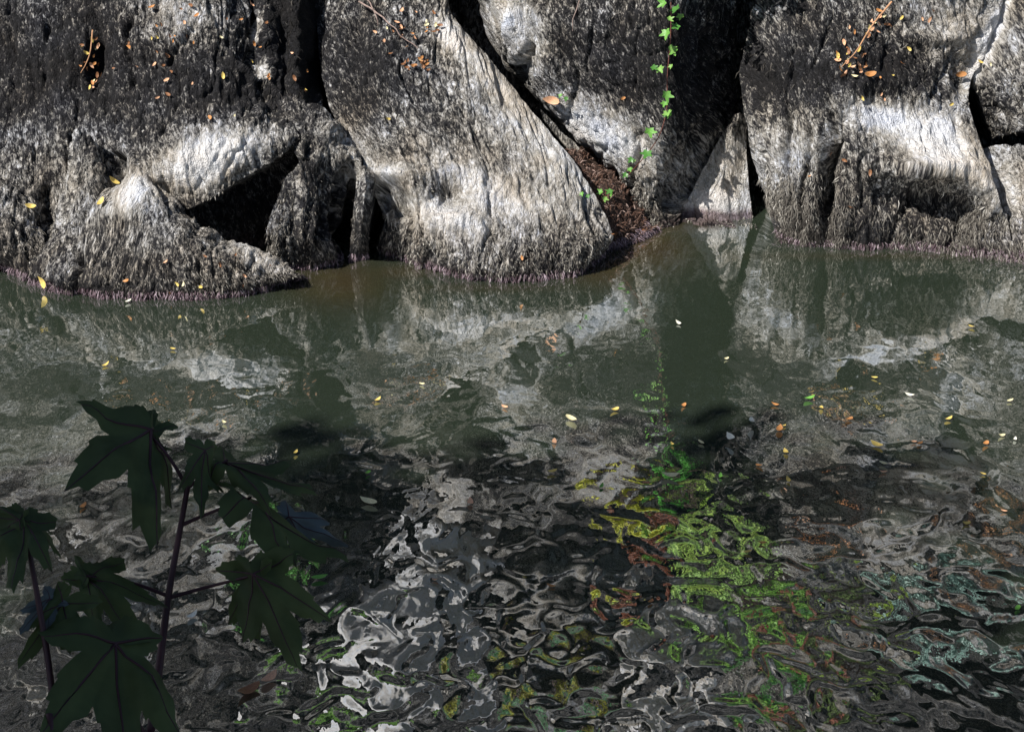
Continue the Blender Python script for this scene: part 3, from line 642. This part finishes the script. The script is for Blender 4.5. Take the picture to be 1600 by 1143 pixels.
FS = [(789, 636, 'peach'), (866, 690, 'peach'), (1051, 694, 'yellow'), (1095, 691, 'cream'), (1283, 637, 'yellow'), (1210, 632, 'orange'), (1225, 665, 'yellow'), (1228, 706, 'yellow'), (1482, 655, 'yellow'), (1578, 626, 'cream'), (1565, 680, 'cream'), (1540, 693, 'orange'),
      (1437, 693, 'orange'), (1187, 727, 'orange'), (1232, 750, 'yellow'), (1536, 740, 'yellow'), (1380, 737, 'peach'), (1126, 744, 'green'), (1428, 690, 'peach'), (1068, 633, 'orange'), (961, 640, 'yellow'), (1367, 590, 'yellow'), (1586, 686, 'white'), (940, 760, 'green'),
      (1568, 798, 'peach'), (1510, 817, 'yellow'), (1190, 848, 'orange'), (1168, 862, 'yellow'), (861, 915, 'orange'), (1016, 940, 'orange'), (1590, 950, 'green'), (680, 905, 'peach'), (1327, 655, 'orange'), (240, 780, 'orange'), (130, 790, 'orange'), (350, 660, 'cream'), (270, 545, 'yellow'), (165, 570, 'yellow'), (590, 625, 'yellow'), (660, 600, 'cream'), (1135, 560, 'cream'), (1060, 505, 'white')]
for i, (px, py, c, L, lab) in enumerate(FLOAT):
    p = W(px, py, .008); me = LMESH[(c, i % 3)]
    rr = random.Random(i); t = .5 if 'folded' in lab else .12
    o = put('floating_leaf', me, p, (rr.uniform(-t, t), rr.uniform(-t, t) - (.4 if t > .2 else 0), 1), L / 280 * .88, rr.uniform(1.2, 1.9))
    if t > .2: o.location.z += .02
    tag(o, lab, 'leaf', 'leaves floating on the river')
for i, (px, py, c) in enumerate(FS):
    p = W(px, py, .006); rr = random.Random(i + 100)
    o = put('floating_leaf', LMESH[(c, i % 3)], p, (rr.uniform(-.2, .2), rr.uniform(-.2, .2), 1), rr.uniform(7, 12) / 280, rr.uniform(0, 3.1))
    tag(o, 'tiny %s leaf speck adrift %s, %s' % (c, 'in the open water' if py < 720 else 'on the shaded ripples', 'left of the long cream leaf' if px < 700 else 'right of the white folded leaf' if px > 1142 else 'in the middle of the river'), 'leaf', 'tiny leaf specks adrift on the river')

# leaves caught on the rocks
CL = [(330, 90, 180, 100, 34, 'on the black crust of the upper left boulder'), (140, 95, 14, 50, 20, 'in the cleft of the upper left boulder'), (265, 85, 30, 60, 14, 'on the black crust of the upper left boulder'),
      (655, 105, 26, 10, 14, 'on the dark upper part of the diagonal slab'), (640, 60, 60, 50, 26, 'on the dark upper part of the diagonal slab'),
      (1330, 95, 26, 30, 26, 'in the notch of the right boulder'), (1355, 45, 14, 30, 14, 'in the notch of the right boulder'), (1420, 90, 130, 90, 22, 'on the black face of the right boulder'),
      (280, 430, 170, 34, 12, 'on the low mound'), (1290, 290, 90, 60, 5, 'on the shaggy foot of the right boulder'), (1010, 372, 60, 16, 16, 'in the litter at the water edge')]
for (cx, cy, rx, ry, n, where) in CL:
    for i in range(n):
        a, r = rng.uniform(0, 6.28), math.sqrt(rng.uniform(0, 1))
        px, py = cx + rx * r * math.cos(a), cy + ry * r * math.sin(a)
        if cx == 1355: px = 1390 - (py) * .6 + rng.normal(0, 5)
        s = surf(px, py)
        if s is None: continue
        c = random.choice(['orange', 'yellow', 'peach', 'peach', 'brown', 'brown', 'cream'] if 'litter' not in where else ['brown', 'orange', 'peach', 'brown'])
        if cx == 655: c = random.choice(['orange', 'brown'])
        o = put('fallen_leaf', LMESH[(c, i % 3)], s[0] + s[1] * .012 + np.array([0, -.004, .006]), s[1] + rng.normal(0, .45, 3) + np.array([0, -.2, .3]), rng.uniform(5, 11) / 280, rng.uniform(0, 6.28))
        tag(o, 'small dry %s leaf lying %s' % (c, where), 'leaf', 'dry leaves caught on the rocks')
for (px, py, c, L, lab) in [(865, 155, 'peach', 26, 'large peach leaf lying on the middle slab beside a green seedling'), (603, 188, 'yellow', 10, 'single yellow leaf on the left flank of the diagonal slab'), (176, 285, 'yellow', 18, 'lime yellow leaf in the notch above the low mound'),
                            (158, 318, 'yellow', 16, 'yellow leaf wedged below the notch of the low mound'), (48, 325, 'yellow', 16, 'yellow leaf on the shore boulder at the left edge'), (70, 438, 'yellow', 20, 'yellow leaf at the waterline in the left corner'),
                            (972, 155, 'orange', 9, 'lone orange leaf on the grey middle slab'), (816, 402, 'orange', 8, 'lone orange speck of leaf on the foot of the diagonal slab'), (1357, 120, 'orange', 20, 'long orange leaf hanging under the leafy notch at right'), (1500, 115, 'orange', 18, 'orange leaf beside the pale edge at upper right')]:
    s = surf(px, py)
    if s: tag(put('fallen_leaf', LMESH[(c, 1)], s[0] + s[1] * .015 + np.array([0, -.005, .005]), s[1] + np.array([0, -.3, .3]), L / 280, random.uniform(0, 3)), lab, 'leaf', 'dry leaves caught on the rocks')

# twigs
MAT_TWIG = plain('grey_twig', (.24, .18, .16), .8, .4, 60)
def twig(pix, lab, r=.005, name='twig', mat=None):
    pts = []
    for (a, b) in pix:
        s = surf(a, b)
        if s is not None: pts.append(s[0] + np.array([0, -.05, .03]))
    if len(pts) < 2: return
    pts = np.array(pts); A = cr_matrix(len(pts), len(pts) * 5); q = A @ pts
    q += (fbm(q * 14, 2, 3) - .5)[:, None] * .02
    v, f = tube(q, np.linspace(r, r * .4, len(q)), 6); o = link(name, mesh(name, v, f), mat or MAT_TWIG); tag(o, lab, 'twig', 'twigs lying on the rocks'); return o
twig([(562, 4), (585, 22), (612, 45), (632, 62), (652, 78)], 'thin pinkish grey twig lying on the dark top of the diagonal slab', .006)
twig([(575, 2), (588, 30), (592, 44)], 'short twig crossing the thin one on the diagonal slab', .004)
twig([(1388, 8), (1360, 45), (1335, 85), (1312, 108)], 'orange brown twig among leaves in the right boulder notch', .006, mat=plain('tan_twig', (.40, .22, .12)))
twig([(905, 4), (898, 30), (893, 55)], 'pale hair thin twig hanging on the middle slab', .004)
twig([(150, 50), (146, 75), (140, 100), (132, 118)], 'tan twig in the leafy cleft of the upper left boulder', .005, mat=plain('tan_twig', (.40, .22, .12)))

# ivy trailing down the middle slab
MAT_IVY = plain('ivy_green', (.15, .36, .07), .45, .35, 30, .4, .25)
IVYM = [small_leaf_mesh('ivy_leaf', m_, True, .35, i) for i, m_ in enumerate([MAT_IVY, plain('ivy_dark_green', (.07, .21, .04), .4, .3, 30, .4, .2), plain('ivy_light_green', (.22, .42, .10), .5, .3, 30, .4, .25)])]
def plantlet(name, label, cat, stem, leaves, group=None, off=.07):
    p0 = surf(*stem[0]) or surf(stem[0][0], 5)
    root = empty(name, p0[0]); tag(root, label, cat, group)
    pts = []
    for a, b in stem:
        s = surf(a, b)
        if s is None: s = (P(a, b, p0[0][1] - .05), p0[1])
        pts.append(s[0] + np.array([0, -off * .6, off * .2]))
    pts = np.array(pts)
    if len(pts) > 1:
        q = cr_matrix(len(pts), len(pts) * 4) @ pts; v, f = tube(q - p0[0], np.full(len(q), .003), 5)
        link('stem', mesh('stem', v, f), plain('vine_stem', (.12, .045, .035)), root)
    for i, (a, b, L) in enumerate(leaves):
        s = surf(a, b) or (P(a, b, p0[0][1] - .05), p0[1])
        put('leaf', IVYM[i % 3], s[0] + np.array([0, -off - .02, off * .3]), np.array([-.35, -.7, .7]) + rng.normal(0, .3, 3), L / 280, math.pi + rng.uniform(-.8, .8), root)
    return root
plantlet('ivy_vine', 'bright green ivy vine trailing down the dark edge of the middle slab', 'vine', [(1047, 4), (1047, 60), (1042, 120), (1040, 170), (1028, 215), (1000, 250), (980, 275)],
    [(1035, 3, 22), (1055, 14, 26), (1062, 24, 18), (1040, 50, 26), (1056, 42, 20), (1046, 74, 20), (1052, 80, 20), (1020, 103, 17), (1030, 105, 19), (1038, 145, 27), (1046, 178, 20), (1040, 174, 22), (1012, 202, 27), (1010, 236, 26), (1050, 100, 12), (1036, 160, 16), (985, 246, 15), (1044, 28, 16)])
plantlet('seedling', 'small pale green seedling on the soil at the bottom of the crack', 'plant', [(946, 305), (947, 297)], [(938, 297, 16), (952, 295, 18), (946, 302, 15), (957, 299, 12)])
plantlet('seedling', 'tiny green seedling beside the peach leaf on the middle slab', 'plant', [(880, 150), (880, 146)], [(877, 146, 11), (884, 150, 11)])
plantlet('seedling', 'tiny green sprig low on the tip of the middle slab', 'plant', [(985, 262), (979, 268)], [(983, 262, 13), (977, 270, 14), (990, 250, 11)])
plantlet('seedling', 'faint sprig on the right edge of the diagonal slab foot', 'plant', [(915, 300), (912, 296)], [(911, 298, 11), (917, 303, 10)])

# ------------------------------------------------------------------ upper bank, seen mirrored in the river
def upper_boulder(px, py, Y, rx, rz, ry, tone, seed, label, name='bank_boulder'):
    c = M(px, py, Y); nu, nv = 110, 70
    th = np.linspace(0, 2 * np.pi, nu, endpoint=False); ph = np.linspace(.02, np.pi - .02, nv); T, Ph = np.meshgrid(th, ph)
    d = np.stack([np.sin(Ph) * np.cos(T), np.sin(Ph) * np.sin(T), np.cos(Ph)], -1).reshape(-1, 3)
    g = np.random.default_rng(seed); r = np.full(len(d), 1.15)
    for _ in range(13):
        n = g.normal(0, 1, 3); n /= np.linalg.norm(n); h = g.uniform(.65, .95); dt = d @ n
        r = np.where(dt > .05, np.minimum(r, h / np.maximum(dt, .05)), r)
    X = d * r[:, None] * np.array([rx, ry, rz]); a = g.uniform(-.6, .6)
    X = np.c_[X[:, 0] * math.cos(a) - X[:, 2] * math.sin(a), X[:, 1], X[:, 0] * math.sin(a) + X[:, 2] * math.cos(a)]
    X += d * ((fbm(X * 4 + seed, 4, seed) - .5) * .22 * min(rx, rz))[:, None] + d * ((fbm(X * np.array([18, 18, 5]) + seed, 3, seed) - .5) * .06)[:, None]
    idx = np.arange(nu * nv).reshape(nv, nu); i2 = np.roll(idx, -1, 1)
    q = np.stack([idx[:-1], idx[1:], i2[1:], i2[:-1]], -1).reshape(-1, 4)
    tn = tone + .12 + (fbm(X * 2.5 + seed * 3, 4, seed) - .5) * .8
    o = link(name, mesh(name, X, q, True, {'tone': tn, 'wet': tn * 0, 'brown': np.clip((fbm(X * 2 + 5, 3, 8) - .52) * 2, 0, 1)}, np.c_[X[:, 0] + X[:, 1], X[:, 2]]), MAT_ROCK)
    o.location = c; tag(o, label, 'boulder', 'boulders up the bank')
UB = [(625, 1000, 11.7, .45, .75, .5, .95), (690, 860, 11.4, .3, .45, .4, .78), (790, 720, 11.2, .5, .35, .4, .55), (860, 900, 11.9, .6, .5, .5, .46), (470, 850, 11.6, .6, .45, .5, .40), (300, 800, 11.3, .7, .4, .5, .50),
      (1060, 1030, 12.0, .35, .6, .5, .72), (1380, 760, 11.0, .8, .35, .5, .52), (1520, 870, 11.3, .6, .4, .4, .50), (1250, 840, 11.2, .5, .35, .4, .42), (120, 900, 11.8, .7, .5, .5, .44), (860, 1080, 12.4, .7, .5, .5, .40), (1500, 1080, 12.6, .8, .5, .5, .34), (330, 1050, 12.4, .8, .6, .5, .36), (1250, 1080, 12.5, .5, .5, .5, .42)]
for i, u in enumerate(UB):
    upper_boulder(*u, seed=200 + i, label='grey boulder high on the bank, seen only as a broken reflection in the ripples')
def bush(px, py, Y, rx, rz, n, col, size, label, seed, cat='bush', name='bush', teal=False):
    c = M(px, py, Y); root = empty(name, c + np.array([0, .1, -rz])); tag(root, label, cat, 'plants up the bank')
    g = np.random.default_rng(seed); d = g.normal(0, 1, (n, 3)); d /= np.linalg.norm(d, axis=1, keepdims=True); rad = g.uniform(.3, 1, n) ** .5
    cl = g.integers(0, 9, n); cc = g.normal(0, .45, (9, 3))
    p = (cc[cl] + d * rad[:, None] * .45) * np.array([rx, .35, rz]) + np.array([0, -.1, rz])
    nn = np.array([-.4, -.6, .6]) + g.normal(0, .4, (n, 3)); nn /= np.linalg.norm(nn, axis=1, keepdims=True)
    a = np.cross(nn, g.normal(0, 1, (n, 3))); a /= np.linalg.norm(a, axis=1, keepdims=True); b = np.cross(nn, a); s = size * g.uniform(.5, 1.3, (n, 1))
    v = np.stack([p - a * s, p - b * s * .55, p + a * s, p + b * s * .55], 1).reshape(-1, 3)
    f = np.arange(n * 4).reshape(-1, 4)
    tag(link('foliage', mesh('foliage', v, f, False), plain('foliage', col, .5, .5, 6, .4, .25), root), kind='stuff')
    vv, ff, bb = [], [], 0
    for k in range(9):
        a_, b_ = tube(np.linspace([0, .25, 0], cc[k] * np.array([rx, .35, rz]) + np.array([0, -.05, rz]), 5), np.linspace(.02, .006, 5), 5); vv.append(a_); ff.append(b_ + bb); bb += len(a_)
    link('branches', mesh('branches', np.concatenate(vv), np.concatenate(ff)), MAT_TWIG, root)
BL = 'leafy plants high on the bank, seen only mirrored in the ripples'
BU = [(1045, 800, 10.7, .26, .2, 420, (.34, .50, .10), .032, 'bright green '), (1110, 872, 10.85, .3, .2, 420, (.26, .44, .10), .032, 'fresh yellow green '), (975, 775, 10.7, .12, .10, 260, (.66, .68, .10), .04, 'yellow green '), (1010, 815, 10.7, .12, .10, 220, (.24, .08, .04), .035, 'red brown '),
      (1180, 950, 10.95, .26, .2, 380, (.24, .46, .08), .035, 'mid green '), (1250, 960, 11.0, .10, .3, 260, (.28, .10, .06), .03, 'rusty hanging '), (1470, 940, 11.1, .5, .22, 480, (.24, .38, .33), .05, 'blue green '),
      (1330, 890, 11.0, .2, .14, 160, (.22, .33, .04), .035, 'lime '), (1190, 1040, 11.4, .25, .2, 320, (.10, .32, .06), .035, 'dark green '), (830, 1075, 11.5, .22, .14, 260, (.36, .36, .05), .04, 'golden green '), (860, 1115, 11.6, .35, .16, 400, (.08, .27, .10), .04, 'cool green '),
      (570, 1125, 11.7, .35, .2, 420, (.16, .34, .05), .04, 'fresh green '), (430, 860, 10.9, .14, .12, 140, (.10, .3, .06), .03, 'small green '), (1320, 1050, 11.7, .3, .2, 220, (.16, .24, .06), .035, 'olive '), (1040, 720, 10.6, .08, .22, 160, (.08, .34, .04), .03, 'narrow trailing green '),
      (1310, 780, 10.7, .4, .12, 160, (.42, .19, .08), .03, 'orange leaved '), (1560, 830, 10.9, .25, .12, 120, (.45, .22, .09), .03, 'rust orange leaved ')]
for i, (a, b, Y, rx, rz, n, c, sz, lb) in enumerate(BU):
    bush(a, b, Y, rx, rz, n, c, sz, lb + BL, 300 + i)

# ------------------------------------------------------------------ near bank tree that shades the foreground
def shade_tree(base, crown_c, cr, n, seed, label):
    root = empty('overhanging_tree', base); tag(root, label, 'tree')
    base, crown_c = np.array(base), np.array(crown_c); g = np.random.default_rng(seed)
    rel = crown_c - base
    v, f = tube(np.array([[0, 0, -.3], rel * .25 + [0, -.4, 0], rel * .55 + [0, -.3, 0], rel * .8]), [.3, .24, .18, .1], 10)
    link('trunk', mesh('trunk', v, f), plain('bark', (.10, .08, .065), .9, .4, 15), root)
    cl = g.normal(0, .6, (75, 3)); ln = np.linalg.norm(cl, axis=1, keepdims=True); cl = cl / np.maximum(ln, 1.0); cl[:, 2] *= .6
    for k in range(8):
        v, f = tube(np.array([rel * .5 + [0, -.3, 0], rel * .8 + cl[k] * cr * .4, rel + cl[k] * cr]), [.1, .06, .02], 6); link('limb', mesh('limb', v, f), bpy.data.materials['bark'], root)
    i = g.integers(0, 75, n); d = g.normal(0, 1, (n, 3)); d /= np.linalg.norm(d, axis=1, keepdims=True)
    p = rel + (cl[i] + d * (g.uniform(0, 1, (n, 1)) ** .4) * .28) * cr
    nn = np.array([0, 0, 1]) + g.normal(0, .5, (n, 3)); nn /= np.linalg.norm(nn, axis=1, keepdims=True)
    a = np.cross(nn, g.normal(0, 1, (n, 3))); a /= np.linalg.norm(a, axis=1, keepdims=True); b = np.cross(nn, a); s = g.uniform(.07, .15, (n, 1))
    v = np.stack([p - a * s, p - b * s * .6, p + a * s, p + b * s * .6], 1).reshape(-1, 3)
    tag(link('crown', mesh('crown', v, np.arange(n * 4).reshape(-1, 4), False), plain('tree_leaves', (.05, .10, .025), .5, .4, 2, .3, .2), root), kind='stuff')
shade_tree((-5.5, -1.5, 2.4), (-7.2, -1.3, 9.0), np.array([5.2, 3.4, 2.2]), 50000, 1, 'broad leafy tree on the near bank at left, out of the picture, shading the sapling')
shade_tree((3.5, -2.5, 2.4), (.0, -3.0, 9.5), np.array([4.6, 3.0, 2.2]), 36000, 2, 'broad leafy tree on the near bank behind the viewpoint, shading the lower river')

# ------------------------------------------------------------------ sapling in the foreground
def vec(px0, py0, t0, px1, py1, t1): return D(px1, py1, t1) - D(px0, py0, t0)
def sapling():
    T = 2.25; b0 = D(205, 1290, T + .05); root = empty('maple_sapling', (b0[0], b0[1], 1.3)); tag(root, 'dark maple sapling in deep shade rising at the lower left of the picture', 'sapling')
    ro = np.array(root.location)
    def tb(name, pts, r0, r1, mat=MAT_PETIOLE):
        p = np.array([D(*a) for a in pts]) - ro
        q = cr_matrix(len(p), len(p) * 6) @ p; v, f = tube(q, np.linspace(r0, r1, len(q)), 8); return link(name, mesh(name, v, f), mat, root)
    st = np.array([[b0[0] - .02, b0[1] + .02, 1.25], b0, D(235, 1143, T), D(254, 1000, T), D(264, 925, T), D(279, 840, T), D(293, 762, T)]) - ro
    q = cr_matrix(7, 50) @ st; v, f = tube(q, np.linspace(.0058, .0032, 50), 8); link('stem', mesh('stem', v, f), MAT_PETIOLE, root)
    def lf(base, tip, sl, sr, pet, mat=MAT_FG, droop=.2, seed=0, serr=.07, fold=.12):
        B, Tp = D(*base), D(*tip)
        L = D(base[0] + sl[0], base[1] + sl[1], base[2] + sl[2]) - B; Rr = D(base[0] + sr[0], base[1] + sr[1], base[2] + sr[2]) - B
        big_leaf('leaf', B - ro, Tp - ro, L, Rr, root, mat, droop, seed=seed, serr=serr, fold=fold)
        if pet: tb('petiole', pet, .0024, .0015)
    lf((233, 675, T + .02), (238, 832, T - .08), (-165, -18, -.02), (40, -8, .06), [(293, 762, T), (268, 720, T), (233, 675, T + .02)], droop=.10, seed=1)
    lf((222, 672, T + .03), (150, 636, T + .06), (40, 30, -.03), (62, -18, .05), None, droop=.05, seed=11)
    lf((316, 708, T - .02), (318, 793, T - .07), (-42, -6, 0), (34, 0, .04), [(293, 762, T), (306, 735, T), (318, 708, T - .02)], droop=.08, seed=2)
    lf((352, 716, T), (485, 752, T - .05), (-12, 62, -.03), (20, -34, .08), [(293, 762, T), (325, 738, T), (356, 718, T)], droop=.12, seed=3)
    lf((392, 777, T - .04), (528, 862, T - .02), (-22, 52, -.04), (-50, -42, .10), [(283, 820, T), (335, 798, T), (392, 777, T - .04)], MAT_FG, droop=.10, seed=4)
    lf((452, 806, T + .03), (535, 850, T + .04), (-10, 34, 0), (10, -28, .03), None, MAT_FGB, droop=.05, seed=14, serr=.03)
    lf((402, 897, T - .06), (460, 1030, T - .10), (95, -18, -.04), (-72, 14, .06), [(264, 933, T), (330, 915, T), (402, 897, T - .06)], droop=.06, seed=5)
    lf((400, 899, T - .05), (405, 990, T + .0), (30, -5, -.04), (-60, 14, .06), None, droop=.06, seed=15)
    lf((136, 899, T - .02), (205, 985, T - .05), (100, -8, .02), (-42, 24, 0), [(262, 930, T), (205, 910, T), (136, 899, T - .02)], droop=.06, seed=6)
    lf((136, 899, T - .02), (118, 868, T), (-20, 22, 0), (45, 0, .02), None, droop=.02, seed=16)
    lf((181, 1004, T - .15), (205, 1190, T - .22), (-155, 20, -.05), (108, 20, .03), [(225, 1160, T - .05), (205, 1085, T - .1), (181, 1004, T - .15)], droop=.05, seed=7)
    lf((178, 1000, T - .14), (120, 958, T - .1), (-70, 20, 0), (70, -10, .02), None, droop=.02, seed=17)
sapling()
def left_sapling():
    T = 2.1; b0 = D(95, 1300, T); root = empty('maple_sapling', (b0[0], b0[1], 1.3)); tag(root, 'smaller shaded maple sapling cut by the left edge, one drooping top leaf', 'sapling')
    ro = np.array(root.location)
    st = np.array([[b0[0], b0[1], 1.25], b0, D(88, 1143, T), D(75, 1030, T), D(60, 940, T), D(46, 860, T), D(40, 812, T)]) - ro
    q = cr_matrix(7, 40) @ st; v, f = tube(q, np.linspace(.0045, .0024, 40), 8); link('stem', mesh('stem', v, f), MAT_PETIOLE, root)
    def lf(base, tip, sl, sr, mat=MAT_FG, droop=.2, seed=0):
        B, Tp = D(*base), D(*tip)
        big_leaf('leaf', B - ro, Tp - ro, D(base[0] + sl[0], base[1] + sl[1], base[2] + sl[2]) - B, D(base[0] + sr[0], base[1] + sr[1], base[2] + sr[2]) - B, root, mat, droop, seed=seed)
    lf((38, 812, T), (20, 905, T - .06), (62, 10, -.02), (-75, 12, .04), droop=.15, seed=21)
    lf((44, 812, T), (88, 850, T + .03), (10, 40, 0), (10, -25, .04), droop=.25, seed=22)
    lf((30, 812, T), (-40, 800, T + .03), (0, -30, .02), (0, 40, 0), droop=.15, seed=23)
    lf((78, 935, T + .02), (32, 985, T), (30, 25, 0), (-22, -18, 0), MAT_FGB, droop=.02, seed=24)
    lf((100, 940, T + .02), (30, 1030, T), (60, 25, 0), (-30, -28, 0), MAT_FG, droop=.05, seed=25)
left_sapling()
